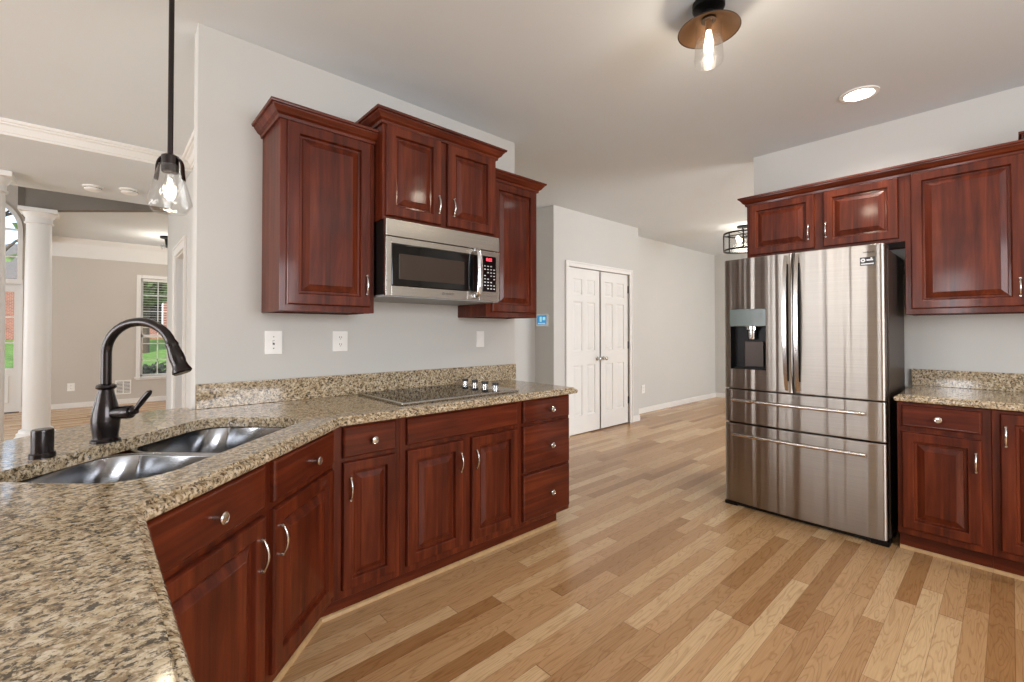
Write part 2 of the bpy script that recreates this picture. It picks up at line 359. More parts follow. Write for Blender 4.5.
casing('trim_6', 'y', .545, -1, 5.06, 5.77, 2.03, .09)
mb = MB(); mb.box(.546, .67, 5.06, 5.075, 0, 2.03); mb.box(.546, .67, 5.755, 5.77, 0, 2.03); mb.box(.546, .67, 5.075, 5.755, 2.015, 2.03); struct('trim_7', mb, 'white')
def ring_panel(m, x0, x1, z0, z1, prof, y0, plane=None):
    """nested rectangles: prof = (inset, y)"""
    loops = [[(x0 + i, y0 + y, z0 + i), (x1 - i, y0 + y, z0 + i), (x1 - i, y0 + y, z1 - i), (x0 + i, y0 + y, z1 - i)] for i, y in prof]
    return m.loft(loops, False, True)
def pantry_leaf(name, x0, x1, hinge, knobside, label):
    W_ = x1 - x0; m = MB(); yf = 3.555; z0, z1 = .012, 2.038
    rows = [(.225, .845), (1.02, 1.625), (1.715, 1.91)]; c = (x0 + x1) / 2
    cols = [(x0 + .10, c - .045), (c + .045, x1 - .10)]
    xs = sorted({x0, x1, *[q for cc in cols for q in cc]}); zs = sorted({z0, z1, *[q for rr in rows for q in rr]})
    for i in range(len(xs) - 1):
        for j in range(len(zs) - 1):
            if any(abs(xs[i] - cc[0]) < 1e-6 for cc in cols) and any(abs(zs[j] - rr[0]) < 1e-6 for rr in rows):
                ring_panel(m, xs[i], xs[i + 1], zs[j], zs[j + 1], [(0, 0), (.005, .010), (.012, .0125), (.020, .0115), (.040, .002)], yf)
            else:
                vs = [m.bm.verts.new(p) for p in ((xs[i], yf, zs[j]), (xs[i + 1], yf, zs[j]), (xs[i + 1], yf, zs[j + 1]), (xs[i], yf, zs[j + 1]))]
                m.bm.faces.new(vs)
    bmesh.ops.remove_doubles(m.bm, verts=m.bm.verts[:], dist=1e-5)
    m.box(x0, x1, yf + .012, yf + .036, z0, z1); m.box(x0, x0 + .01, yf, yf + .03, z0, z1); m.box(x1 - .01, x1, yf, yf + .03, z0, z1)
    dr = struct(name, m, 'white', label, smooth=20)
    k = MB(); k.lathe([(.026, 0), (.026, .006), (.011, .010), (.010, .03), (.022, .04), (.027, .052), (.022, .063), (.005, .067)], (knobside, yf, .915), (0, -1, 0), 24)
    part(k.build('knob', 'nickel', dr), 'round metal door knob')
    for z in (1.84, 1.075, .32):
        h = MB(); h.tube([(hinge, yf - .004, z - .05), (hinge, yf - .004, z + .05)], .008, 8); h.build('hinge', 'blackmetal', dr)
    return dr
pantry_leaf('door_1', 4.116, 4.745, 4.118, 4.68, 'left leaf of the white six panel double doors')
pantry_leaf('door_2', 4.752, 5.380, 5.377, 4.815, 'right leaf of the white six panel double doors')
# window of the room behind
def window(name, x0, x1, z0, z1, y, rows, cols, label):
    m = MB()
    w = .06
    for (p, q, a_, b_) in ((x0 - w, x0, z0 - w, z1 + w), (x1, x1 + w, z0 - w, z1 + w), (x0, x1, z1, z1 + w), (x0, x1, z0 - w, z0)): m.box(p, q, y - .018, y + .12, a_, b_, .003)
    m.box(x0 - w - .02, x1 + w + .02, y - .04, y + .02, z0 - .03, z0 - .005, .003)
    o = struct(name, m, 'white', label)
    f = MB(); s = .035; mid = (z0 + z1) / 2 - .18
    for (p, q, a_, b_) in ((x0, x0 + s, z0, z1), (x1 - s, x1, z0, z1), (x0, x1, z0, z0 + s), (x0, x1, z1 - s, z1), (x0, x1, mid, mid + .05)): f.box(p, q, y + .05, y + .085, a_, b_, .002)
    for k in range(1, cols): xx = x0 + (x1 - x0) * k / cols; f.box(xx - .008, xx + .008, y + .06, y + .075, z0, z1)
    for k in range(1, rows): zz = z0 + (z1 - z0) * k / rows; f.box(x0, x1, y + .06, y + .075, zz - .008, zz + .008)
    f.build('window_sash', 'white', o)
    MB().box(x0 + .01, x1 - .01, y + .066, y + .069, z0 + .01, z1 - .01).build('pane', 'glass', o); return o
window('window_1', .48, 1.46, .46, 2.21, 10.4, 6, 4, 'white gridded window of the room behind')
bl = MB(); bl.box(.50, 1.44, 10.405, 10.43, 2.16, 2.205)
for k in range(17): bl.box(.505, 1.435, 10.407, 10.430, 2.13 - k * .046, 2.134 - k * .046)
tag(bl.build('window_blind', 'blind'), 'white slatted blind lowered half way in the far window', 'blind')
# front door with glass lites and an arched transom
m = MB(); X0, X1 = -1.895, -.975
for (p, q, a_, b_) in ((X0, -1.80, .012, 2.0), (-1.045, X1, .012, 2.0), (-1.80, -1.045, 1.88, 2.0), (-1.80, -1.045, .012, .69)): m.box(p, q, 10.42, 10.46, a_, b_)
for (p, q) in ((-1.76, -1.46), (-1.385, -1.085)): ring_panel(m, p, q, .15, .58, [(0, 0), (.012, -.012), (.03, -.012), (.045, -.004)], 10.42)
m.box(-1.95, X0, 10.40, 10.50, 0, 2.06); m.box(X1, -.95, 10.385, 10.50, 0, 2.06); m.box(-1.95, -.95, 10.39, 10.50, 2.0, 2.075)
fd = struct('door_3', m, 'white', 'white front door with a gridded glass panel')
m = MB()
for k in range(1, 5): xx = -1.80 + .755 * k / 5; m.box(xx - .008, xx + .008, 10.432, 10.448, .69, 1.88)
for k in range(1, 3): zz = .69 + 1.19 * k / 3; m.box(-1.80, -1.045, 10.432, 10.448, zz - .01, zz + .01)
m.build('muntin', 'white', fd); MB().box(-1.80, -1.045, 10.438, 10.442, .69, 1.88).build('pane', 'glass', fd)
m = MB(); m.box(-1.90, -.97, 10.41, 10.47, .0, .012); m.build('sill', 'black', fd)
m = MB()
o1 = [(-1.455 + .495 * math.cos(t), 2.86 + .495 * math.sin(t)) for t in [math.pi * k / 24 for k in range(25)]]
i1 = [(-1.455 + .44 * math.cos(t), 2.86 + .44 * math.sin(t)) for t in [math.pi * k / 24 for k in range(25)]]
oo = [(-.96, 2.0)] + o1 + [(-1.95, 2.0)]; ii = [(-1.015, 2.08)] + i1 + [(-1.895, 2.08)]
m.loft([[(x, y, z) for (x, z), y in zip(q, [yy] * 27)] for q, yy in ((oo, 10.38), (ii, 10.38), (ii, 10.47), (oo, 10.47), (oo, 10.38))], False, False)
m.box(-1.895, -1.015, 10.42, 10.45, 2.42, 2.44); m.box(-1.895, -1.015, 10.42, 10.45, 2.84, 2.87); m.box(-1.465, -1.445, 10.42, 10.45, 2.08, 3.3)
w2 = struct('window_2', m, 'white', 'arched transom window above the front door')
MB().loft([[(x, 10.436, z) for x, z in ii], [(x, 10.439, z) for x, z in ii]]).build('pane', 'glass', w2)
# columns
def column(loc, label):
    t = thing('column', label, 'column', (*loc, 0), 0, 'white round columns')
    m = MB(); m.box(-.17, .17, -.17, .17, 0, .05, .004); m.lathe([(.165, .05), (.165, .08), (.15, .09), (.142, .12), (.13, .13)], seg=40); m.build('base', 'white', t)
    m = MB(); m.lathe([(.117, .13), (.117, .9), (.113, 1.8), (.106, ZS - .17)], seg=48); m.build('shaft', 'white', t)
    m = MB(); zt = ZS
    m.lathe([(.112, zt - .17), (.124, zt - .165), (.124, zt - .15), (.114, zt - .145), (.114, zt - .1), (.124, zt - .09), (.142, zt - .05), (.148, zt - .045)], seg=40)
    m.box(-.16, .16, -.16, .16, zt - .045, zt, .004); m.build('capital', 'white', t); return t
column(C1, 'nearer white round column cut by the left edge of the photo')
c2 = column(C2, 'farther white round column under the diagonal beam'); c2.scale = (1, 1, 2.69 / ZS)
# unseen window frames of the light giving openings
def frame_y(name, x0, x1, z0, z1, y):
    m = MB()
    for (p, q, a_, b_) in ((x0 - .06, x0, z0 - .06, z1 + .06), (x1, x1 + .06, z0 - .06, z1 + .06), (x0, x1, z1, z1 + .06), (x0, x1, z0 - .06, z0)): m.box(p, q, y, y + .02, a_, b_)
    return struct(name, m, 'white')
frame_y('window_3', -.3, 2.1, 1.0, 2.3, -2.62); frame_y('window_4', 5.05, 7.75, .3, 2.4, -2.62)
for i, yy in enumerate((.75, 1.75, 2.75, 3.75)):
    m = MB()
    for (p, q, a_, b_) in ((yy - .31, yy - .25, .09, 2.51), (yy + .25, yy + .31, .09, 2.51), (yy - .25, yy + .25, 2.45, 2.51), (yy - .25, yy + .25, .09, .15)): m.box(-5.0, -4.98, p, q, a_, b_)
    struct('window_%d' % (5 + i), m, 'white')

# ------------------------------------------------------------------ cabinets
DOORPROF = [(0, .008), (.004, .001), (.007, 0), (.050, 0), (.0525, .002), (.055, .009), (.057, .0155), (.067, .016), (.070, .013), (.095, .003), (.098, .001)]
def raised_door(w, h, th=.02):
    m = MB(); k = min(1, min(w, h) / .30)
    pr = [(0, th)] + [(i if i < .01 else i * (k if k < 1 else 1), y) for i, y in DOORPROF]
    return ring_panel(m, 0, w, 0, h, pr, -th)
def slab_front(w, h, th=.02):
    return ring_panel(MB(), 0, w, 0, h, [(0, th), (0, .007), (.004, .002), (.008, 0), (.013, .0005)], -th)
def pull(parent, x, z, vertical=True, L=.096):
    m = MB(); n = 14; pts = []; rr = []
    for i in range(n + 1):
        t = i / n; s = (t - .5) * L; out = .006 + .017 * math.sin(math.pi * t) ** .7
        pts.append((x, -.02 - out, z + s) if vertical else (x + s, -.02 - out, z)); rr.append(.0038 + .0016 * math.sin(math.pi * t))
    m.tube(pts, rr, 10, up=(1, 0, 0) if vertical else (0, 0, 1), flat=1.0)
    for s in (-L / 2, L / 2): m.lathe([(.0075, 0), (.0075, .004), (.005, .011)], (x, -.02, z + s) if vertical else (x + s, -.02, z), (0, -1, 0), 14)
    return part(m.build('handle', 'nickel', parent), 'satin nickel arched pull handle')
def knob(parent, x, z):
    m = MB(); m.lathe([(.008, 0), (.007, .006), (.0055, .016), (.010, .021), (.0155, .025), (.0165, .029), (.0135, .0315), (.012, .0305), (.004, .0325)], (x, -.02, z), (0, -1, 0), 24)
    return part(m.build('knob', 'nickel', parent), 'round satin nickel knob')
CROWN = [(0, 0), (.010, 0), (.012, .014), (.017, .018), (.024, .022), (.033, .036), (.040, .044), (.041, .050), (.050, .052), (.052, .058), (.052, .064), (0, .064)]
def crown(parent, w, d, z, left=True, right=True, s=1):
    m = MB(); loops = []
    for o, h in CROWN:
        o *= s; h *= s; x0, x1 = (-o if left else 0), (w + o if right else w)
        loops.append([(x0, d, z + h), (x0, -o, z + h), (x1, -o, z + h), (x1, d, z + h)])
    m.loft(loops, False, True); return m.build('crown_molding', 'wh', parent, smooth=25)
def cabinet(name, label, cat, loc, rz, w, d, z0, z1, fronts, toe=None, crown_=None, group=None, end_left=True, end_right=True, top=True, toe_x=(0, 0)):
    t = thing(name, label, cat, loc, rz, group)
    m = MB(); th = .018
    m.box(0, w, 0, th, z0, z1, .0015, 1)                                   # face frame
    m.box(0, th, th, d, z0, z1); m.box(w - th, w, th, d, z0, z1); m.box(th, w - th, d - .008, d, z0, z1); m.box(th, w - th, th, d - .008, z0 + .008, z0 + .026)
    if top: m.box(th, w - th, th, d - .008, z1 - .02, z1)
    m.build('body', 'wv', t, smooth=0)
    if toe:
        a, b = toe_x
        MB().box(a, w - b, toe, toe + .016, 0, z0 + .004).build('toe_kick', 'wh', t)
        s = MB(); s.loft([[(x, toe - y, z) for y, z in ((0, 0), (.013, 0), (.0125, .006), (.010, .012), (.006, .016), (0, .018))] for x in (a, w - b)])
        part(s.build('shoe_molding', 'oaktrim', t), 'light oak strip along the floor')
    for f in fronts:
        kind, x0, x1, a, b = f[:5]
        if kind == 'door':
            o = raised_door(x1 - x0, b - a).build('door', 'wv', t, (x0, 0, a), smooth=0)
            if len(f) > 5: pull(o, f[5] - x0, f[6] - a)
        else:
            o = slab_front(x1 - x0, b - a).build('drawer' if kind == 'drawer' else 'false_front', 'wh', t, (x0, 0, a), smooth=0)
            if len(f) > 5: knob(o, f[5] - x0, f[6] - a)
    if crown_: crown(t, w, d, z1 - .012, *crown_)
    return t
ZT = .855                                                                   # cabinet top under the stone
YF = 1.96
G1 = 'cherry base cabinets under the left counter'
q = .73
cabinet('base_cabinet', 'narrow cherry base cabinet with one drawer and one door, left of the cooktop cabinet', 'cabinet', (q, YF, 0), 0, 1.05 - q, .58, .10, ZT,
        [('drawer', .772 - q, 1.022 - q, .71, .843, .905 - q, .774), ('door', .772 - q, 1.022 - q, .137, .69, .803 - q, .574)], .06, group=G1, toe_x=(-.024, 0))
q = 1.05
cabinet('base_cabinet', 'cherry base cabinet with two doors and a wide blank front under the cooktop', 'cabinet', (q, YF, 0), 0, .78, .58, .10, ZT,
        [('false', 1.081 - q, 1.800 - q, .715, .843), ('door', 1.081 - q, 1.413 - q, .137, .69, 1.392 - q, .576), ('door', 1.467 - q, 1.802 - q, .137, .692, 1.495 - q, .574)], .06, group=G1, top=False)
q = 1.83
cabinet('base_cabinet', 'cherry stack of three drawers at the right end of the left counter', 'cabinet', (q, YF, 0), 0, .445, .58, .10, ZT,
        [('drawer', 1.848 - q, 2.262 - q, .715, .846, 2.078 - q, .777), ('drawer', 1.848 - q, 2.262 - q, .418, .695, 2.076 - q, .555), ('drawer', 1.848 - q, 2.262 - q, .13, .403, 2.077 - q, .262)], .06, group=G1, toe_x=(0, .055))
u0 = .884
DL = ((u0 - .87) * .70711, (u0 + .87) * .70711)
cabinet('sink_cabinet', 'cherry corner sink cabinet set diagonally with two doors and two blank fronts', 'cabinet', (*DL, 0), 45, 1.018, .60, .10, ZT,
        [('false', .955 - u0, 1.395 - u0, .70, .836, 1.165 - u0, .765), ('door', .955 - u0, 1.40 - u0, .137, .676, 1.372 - u0, .562),
         ('false', 1.447 - u0, 1.884 - u0, .70, .836, 1.695 - u0, .765), ('door', 1.447 - u0, 1.886 - u0, .137, .676, 1.482 - u0, .562)], .06, group=G1, top=False, toe_x=(0, -.0245))
cabinet('peninsula_cabinet', 'cherry base cabinet under the near end of the left counter', 'cabinet', (.01, .27, 0), 90, .96, .56, .10, ZT,
        [('drawer', .03, .46, .71, .843, .245, .774), ('drawer', .49, .92, .71, .843, .705, .774), ('door', .03, .46, .137, .69, .43, .58), ('door', .49, .92, .137, .69, .52, .58)], .06)
# upper cabinets on the cooktop wall
G2 = 'cherry wall cabinets around the microwave'
q = .598
cabinet('wall_cabinet', 'tall single door cherry wall cabinet left of the microwave', 'cabinet', (q, 2.265, 0), 0, 1.06 - q, .315, 1.357, 2.265,
        [('door', .627 - q, 1.034 - q, 1.388, 2.25, 1.010 - q, 1.502)], crown_=(True, False), group=G2)
q = 1.06
cabinet('wall_cabinet', 'raised two door cherry wall cabinet above the microwave', 'cabinet', (q, 2.17, 0), 0, .764, .41, 1.843, 2.352,
        [('door', 1.075 - q, 1.408 - q, 1.862, 2.34, 1.388 - q, 1.972), ('door', 1.452 - q, 1.800 - q, 1.862, 2.34, 1.488 - q, 1.972)], crown_=(True, True), group=G2)
q = 1.824
cabinet('wall_cabinet', 'single door cherry wall cabinet right of the microwave', 'cabinet', (q, 2.265, 0), 0, 2.285 - q, .315, 1.357, 2.262,
        [('door', 1.862 - q, 2.262 - q, 1.388, 2.247)], crown_=(False, True), group=G2)
# right hand wall: fronts face the kitchen, local x runs towards the viewer
G3 = 'cherry cabinets on the fridge wall'
XU = 3.73
cabinet('wall_cabinet', 'low two door cherry cabinet above the fridge', 'cabinet', (XU, 1.378, 0), -90, .938, .33, 1.828, 2.250,
        [('door', 1.378 - 1.362, 1.378 - .924, 1.850, 2.238, 1.378 - .958, 1.966), ('door', 1.378 - .872, 1.378 - .470, 1.850, 2.238, 1.378 - .854, 1.966)], crown_=(True, False), group=G3)
cabinet('wall_cabinet', 'large single door cherry cabinet above the right counter', 'cabinet', (XU, .440, 0), -90, .525, .33, 1.368, 2.250,
        [('door', .440 - .412, .440 + .062, 1.40, 2.24, .44 + .038, 1.504)], crown_=(False, False), group=G3)
cabinet('wall_cabinet', 'cherry cabinet cut by the right edge of the photo with a raised crown', 'cabinet', (XU - .03, -.09, 0), -90, .75, .36, 1.368, 2.285,
        [('door', .03, .36, 1.40, 2.27, .33, 1.5), ('door', .39, .72, 1.40, 2.27, .42, 1.5)], crown_=(True, True), group=G3)
XB = 3.41
cabinet('base_cabinet', 'cherry base cabinet with a drawer and a door beside the fridge', 'cabinet', (XB, .447, 0), -90, .374, .64, .105, ZT,
        [('drawer', .447 - .426, .447 - .107, .722, .842, .447 - .270, .779), ('door', .447 - .427, .447 - .107, .142, .692, .447 - .129, .573)], .06, group='cherry base cabinets under the right counter')
cabinet('base_cabinet', 'full door cherry base cabinet at the right edge of the photo', 'cabinet', (XB, .072, 0), -90, .80, .64, .105, ZT,
        [('door', .072 - .043, .385, .142, .842, .072 - .022, .728), ('door', .415, .77, .142, .842)], .06, group='cherry base cabinets under the right counter')

# ------------------------------------------------------------------ stone counters
def offset(poly, dist):
    n = len(poly); out = []
    for i in range(n):
        p0, p1, p2 = Vector(poly[i - 1]), Vector(poly[i]), Vector(poly[(i + 1) % n])
        d1 = (p1 - p0).normalized(); d2 = (p2 - p1).normalized(); n1 = Vector((-d1.y, d1.x)); n2 = Vector((-d2.y, d2.x))
        b_ = (n1 + n2); k = dist / max(.2, (1 + n1.dot(n2))); out.append(tuple(p1 + b_ * k))
    return out
EDGE = [(.019, 0), (.016, -.002), (.0145, -.007), (.010, -.0085), (.004, -.012), (0, -.019), (0, -.030), (.004, -.037), (.012, -.040)]
def slab(poly, ztop, hole=None, th=.04):
    """poly counter clockwise"""
    m = MB(); bm = m.bm; loops = []
    for o, z in EDGE: loops.append([bm.verts.new((x, y, ztop + z)) for x, y in offset(poly, o)])
    n = len(poly)
    for a, b in zip(loops, loops[1:]):
        for i in range(n): bm.faces.new((a[i], a[(i + 1) % n], b[(i + 1) % n], b[i]))
    for L, zz in ((loops[0], ztop), (loops[-1], ztop - th)):
        ed = [bm.edges.get((L[i], L[(i + 1) % n])) for i in range(n)]
        if hole:
            hv = [bm.verts.new((x, y, zz)) for x, y in hole]; k = len(hv)
            ed += [bm.edges.new((hv[i], hv[(i + 1) % k])) for i in range(k)]
            if L is loops[0]: top_h = hv
            else: bot_h = hv
        bmesh.ops.triangle_fill(bm, use_beauty=True, use_dissolve=False, edges=ed)
    if hole:
        for i in range(k): bm.faces.new((top_h[i], top_h[(i + 1) % k], bot_h[(i + 1) % k], bot_h[i]))
    return m
def rrect(a0, a1, b0, b1, r, seg=8):
    rs = r if isinstance(r, (list, tuple)) else (r,) * 4; pts = []
    for (cx, cy, t0, rr) in ((a1 - rs[0], b1 - rs[0], 0, rs[0]), (a0 + rs[1], b1 - rs[1], 90, rs[1]), (a0 + rs[2], b0 + rs[2], 180, rs[2]), (a1 - rs[3], b0 + rs[3], 270, rs[3])):
        for i in range(seg + 1): t = R(t0 + 90 * i / seg); pts.append((cx + rr * math.cos(t), cy + rr * math.sin(t)))
    return pts
ZTOP = .895
def uv(u, v): return ((u + v) * .70711, (u - v) * .70711)
SU0, SU1, SV0, SV1 = 1.035, 1.865, -1.392, -.945
hole = [uv(a_, b_) for a_, b_ in rrect(SU0, SU1, SV0, SV1, (.11, .13, .06, .10), 8)]
outline = [(2.302, 1.905), (2.315, 2.578), (.318, 2.578), (.318, 2.68), (.15, 2.68), (-.76, 1.77), (-.76, .25), (.084, .25), (.066, 1.222), (.749, 1.905)]
ct = slab(outline, ZTOP, hole[::-1]).build('countertop', 'granite', smooth=30)
tag(ct, 'speckled tan granite counter running from the foreground past the sink to the cooktop', 'countertop')
m = MB(); m.box(.322, 2.355, 2.556, 2.578, ZTOP, 1.012, .003); m.build('backsplash', 'granite', ct)
rt = slab([(3.372, -.75), (4.058, -.75), (4.058, .455), (3.372, .455)], ZTOP + .006).build('countertop', 'granite', smooth=30)
tag(rt, 'speckled tan granite counter right of the fridge', 'countertop')
m = MB(); m.box(4.036, 4.058, -.75, .452, ZTOP + .006, 1.010, .003); m.build('backsplash', 'granite', rt)
# knee wall carrying the bar overhang
m = MB(); kw = [uv(.62, -1.60), uv(1.93, -1.60), uv(1.93, -1.50), uv(.62, -1.50)]; m.prism(kw[::-1], 0, ZT - .002); m.box(-.66, -.56, .27, 1.40, 0, ZT - .002); struct('wall_knee', m, 'wall')

# sink: two steel bowls hung under the stone
t = thing('double_sink', 'stainless steel double bowl sink set under the corner of the granite counter', 'sink', (*uv(1.45, -1.168), ZT - .001), 45)
def bowl(a0, a1, name):
    m = MB(); b0, b1 = -.238, .238; lp = []
    for ins, z, rr in ((-.012, .0, .115), (0, -.001, .11), (.004, -.006, .108), (.009, -.10, .10), (.013, -.165, .097), (.030, -.187, .085), (.07, -.196, .06), (.12, -.198, .03)):
        lp.append([(x, y, z) for x, y in rrect(a0 + ins, a1 - ins, b0 + ins, b1 - ins, max(.02, rr), 8)])
    m.loft(lp, False, True); o = m.build(name, 'sink', t, smooth=60)
    mod = o.modifiers.new('thickness', 'SOLIDIFY'); mod.thickness = .0015
    c = (a0 + a1) / 2
    dm = MB(); dm.lathe([(.055, -.1975), (.055, -.194), (.045, -.193), (.040, -.196), (.012, -.1965), (.011, -.19), (.004, -.188)], (c, 0, 0), seg=28); part(dm.build('drain', 'nickel', o), 'round steel drain basket')
bowl(-.425, -.012, 'bowl'); bowl(.012, .425, 'bowl')

# faucet
t = thing('faucet', 'dark bronze pull down faucet with a high arched spout behind the sink', 'faucet', (*uv(1.434, -1.425), ZTOP + .0004), -45)
m = MB(); m.lathe([(.040, 0), (.040, .006), (.034, .012), (.0335, .022), (.037, .045), (.0385, .075), (.035, .105), (.028, .135), (.022, .16), (.0195, .172), (.026, .176), (.028, .181), (.026, .187), (.019, .191)], seg=36); m.build('body', 'bronze', t)
m = MB(); pts = [(0, 0, .188), (0, 0, .24), (0, 0, .295)]
for k in range(1, 17):
    a_ = math.pi - R(163) * k / 16; pts.append((.115 + .115 * math.cos(a_), 0, .295 + .102 * math.sin(a_)))
m.tube(pts, .0145, 18, up=(0, 1, 0)); m.build('spout', 'bronze', t)
e = Vector(pts[-1]); dd = (Vector(pts[-1]) - Vector(pts[-2])).normalized()
dd = Vector((.38, 0, -.92)).normalized()
m = MB(); m.lathe([(.016, -.008), (.0175, -.002), (.0195, .004), (.0175, .010), (.0185, .020), (.0215, .040), (.0225, .058), (.021, .070), (.023, .082), (.0275, .094), (.0285, .100), (.024, .105), (.010, .105)], e, dd, 28); m.build('spray_head', 'bronze', t)
m = MB(); m.lathe([(.020, .02), (.021, .06), (.0225, .075), (.021, .088), (.016, .092)], (0, 0, .092), (1, 0, .08), 24)
m.lathe([(.013, .088), (.015, .098), (.010, .108), (.004, .11)], (0, 0, .092), (1, 0, .1), 18)
m.tube([(.097, 0, .100), (.108, 0, .112), (.128, 0, .138), (.150, 0, .163), (.156, 0, .168)], [.006, .008, .0095, .0085, .004], 12, up=(0, 1, 0)); m.build('handle', 'bronze', t)
t = thing('air_gap', 'short dark bronze cylinder cap standing beside the sink near the left edge', 'air gap', (*uv(1.244, -1.428), ZTOP + .0004))
m = MB(); m.lathe([(.029, 0), (.029, .012), (.026, .015)], seg=30); m.build('base_ring', 'bronze', t)
m = MB(); m.lathe([(.0245, .012), (.0245, .076), (.0237, .080), (.021, .082)], seg=30); m.build('cap', 'bronze', t)

# cooktop
t = thing('cooktop', 'black glass electric cooktop with steel edge and four knobs', 'cooktop', (0, 0, ZTOP + .0004))
cx0, cx1, cy0, cy1 = 1.085, 1.872, 2.005, 2.52
m = MB(); m.box(cx0, cx1, cy0, cy1, 0, .013, .004); m.build('frame', 'steel', t)
m = MB(); m.box(cx0 + .018, cx1 - .135, cy0 + .018, cy1 - .018, .0085, .0140, .0008); cg = m.build('glass_top', 'ceran', t)
m = MB(); m.box(cx1 - .128, cx1 - .012, cy0 + .018, cy1 - .018, .0085, .0145, .001); m.build('control_strip', 'steel', t)
m = MB()
for (x, y, r_) in ((1.27, 2.15, .105), (1.27, 2.39, .08), (1.57, 2.38, .105), (1.57, 2.14, .08)):
    for rr in (r_, r_ * .62): m.loft([[(x + q_ * math.cos(2 * math.pi * k / 48), y + q_ * math.sin(2 * math.pi * k / 48), .0142) for k in range(48)] for q_ in (rr, rr - .0025)], False, False)
part(m.build('burner_ring', 'slot', cg), 'faint grey burner circles')
for y in (2.145, 2.25, 2.355, 2.46):
    m = MB(); m.lathe([(.023, .012), (.023, .018), (.018, .020), (.018, .032)], (cx1 - .07, y, 0), seg=24); kn = m.build('knob', 'silver', t)
    MB().lathe([(.0205, .032), (.0205, .046), (.018, .049)], (cx1 - .07, y, 0), seg=24).build('knob_cap', 'black', kn)

# microwave
t = thing('microwave', 'stainless steel over the range microwave with black door glass', 'microwave', (1.44, 2.13, 1.44))
def w_(x): return x - 1.44
m = MB(); m.box(w_(1.066), w_(1.818), .022, .44, .012, .402, .002); m.build('body', 'black', t)
m = MB(); m.box(w_(1.066), w_(1.818), .01, .44, 0, .012); part(m.build('underside', 'under', t), 'pale grey underside')
m = MB(); m.box(w_(1.060), w_(1.820), 0, .03, .314, .402, .004); m.build('vent_strip', 'steel', t)
m = MB()
for (p, q_, a_, b_) in ((1.060, 1.092, .006, .309), (1.572, 1.660, .006, .309), (1.092, 1.572, .006, .056), (1.092, 1.572, .278, .309)): m.box(w_(p), w_(q_), 0, .024, a_, b_, .0015)
dr = m.build('door', 'steel', t)
m = MB(); m.box(w_(1.090), w_(1.652), -.0035, .012, .056, .279, .012, 3); gl = m.build('door_glass', 'mwglass', dr)
m = MB(); m.box(w_(1.132), w_(1.550), -.0042, 0, .092, .226, .002); part(m.build('window_mesh', 'mwin', gl), 'brownish see through window')
m = MB(); pts = [(w_(1.632), -.012, .028), (w_(1.632), -.040, .045), (w_(1.632), -.047, .09), (w_(1.632), -.050, .165), (w_(1.632), -.047, .24), (w_(1.632), -.040, .288), (w_(1.632), -.012, .305)]
m.tube(pts, .017, 14, up=(1, 0, 0), flat=.6); m.box(w_(1.612), w_(1.652), -.018, 0, .018, .040, .004); m.box(w_(1.612), w_(1.652), -.018, 0, .292, .313, .004); part(m.build('handle', 'silver', dr), 'bright curved vertical handle')
m = MB(); m.box(w_(1.663), w_(1.820), 0, .024, .006, .309, .002); cp = m.build('control_panel', 'steel', t)
MB().box(w_(1.686), w_(1.792), -.003, .01, .062, .279, .003).build('keypad', 'mwglass', cp)
letters('display', '8:02', .026, 'red', cp, (w_(1.735), -.0036, .256), (R(90), 0, 0))
m = MB()
for r_ in range(8):
    for c_ in range(4):
        if (r_ + c_) % 5: m.box(w_(1.697) + c_ * .024, w_(1.709) + c_ * .024, -.0036, 0, .078 + r_ * .0195, .083 + r_ * .0195)
part(m.build('buttons', 'whiteink', cp), 'rows of small white key marks')
letters('logo', 'BOSCH', .016, 'ink', dr, (w_(1.452), -.0006, .032), (R(90), 0, 0))
m = MB(); m.loft([[(w_(1.408) + q_ * math.cos(2 * math.pi * k / 20), -.0007, .032 + q_ * math.sin(2 * math.pi * k / 20)) for k in range(20)] for q_ in (.008, .0055)], False, False); m.build('emblem', 'ink', dr)

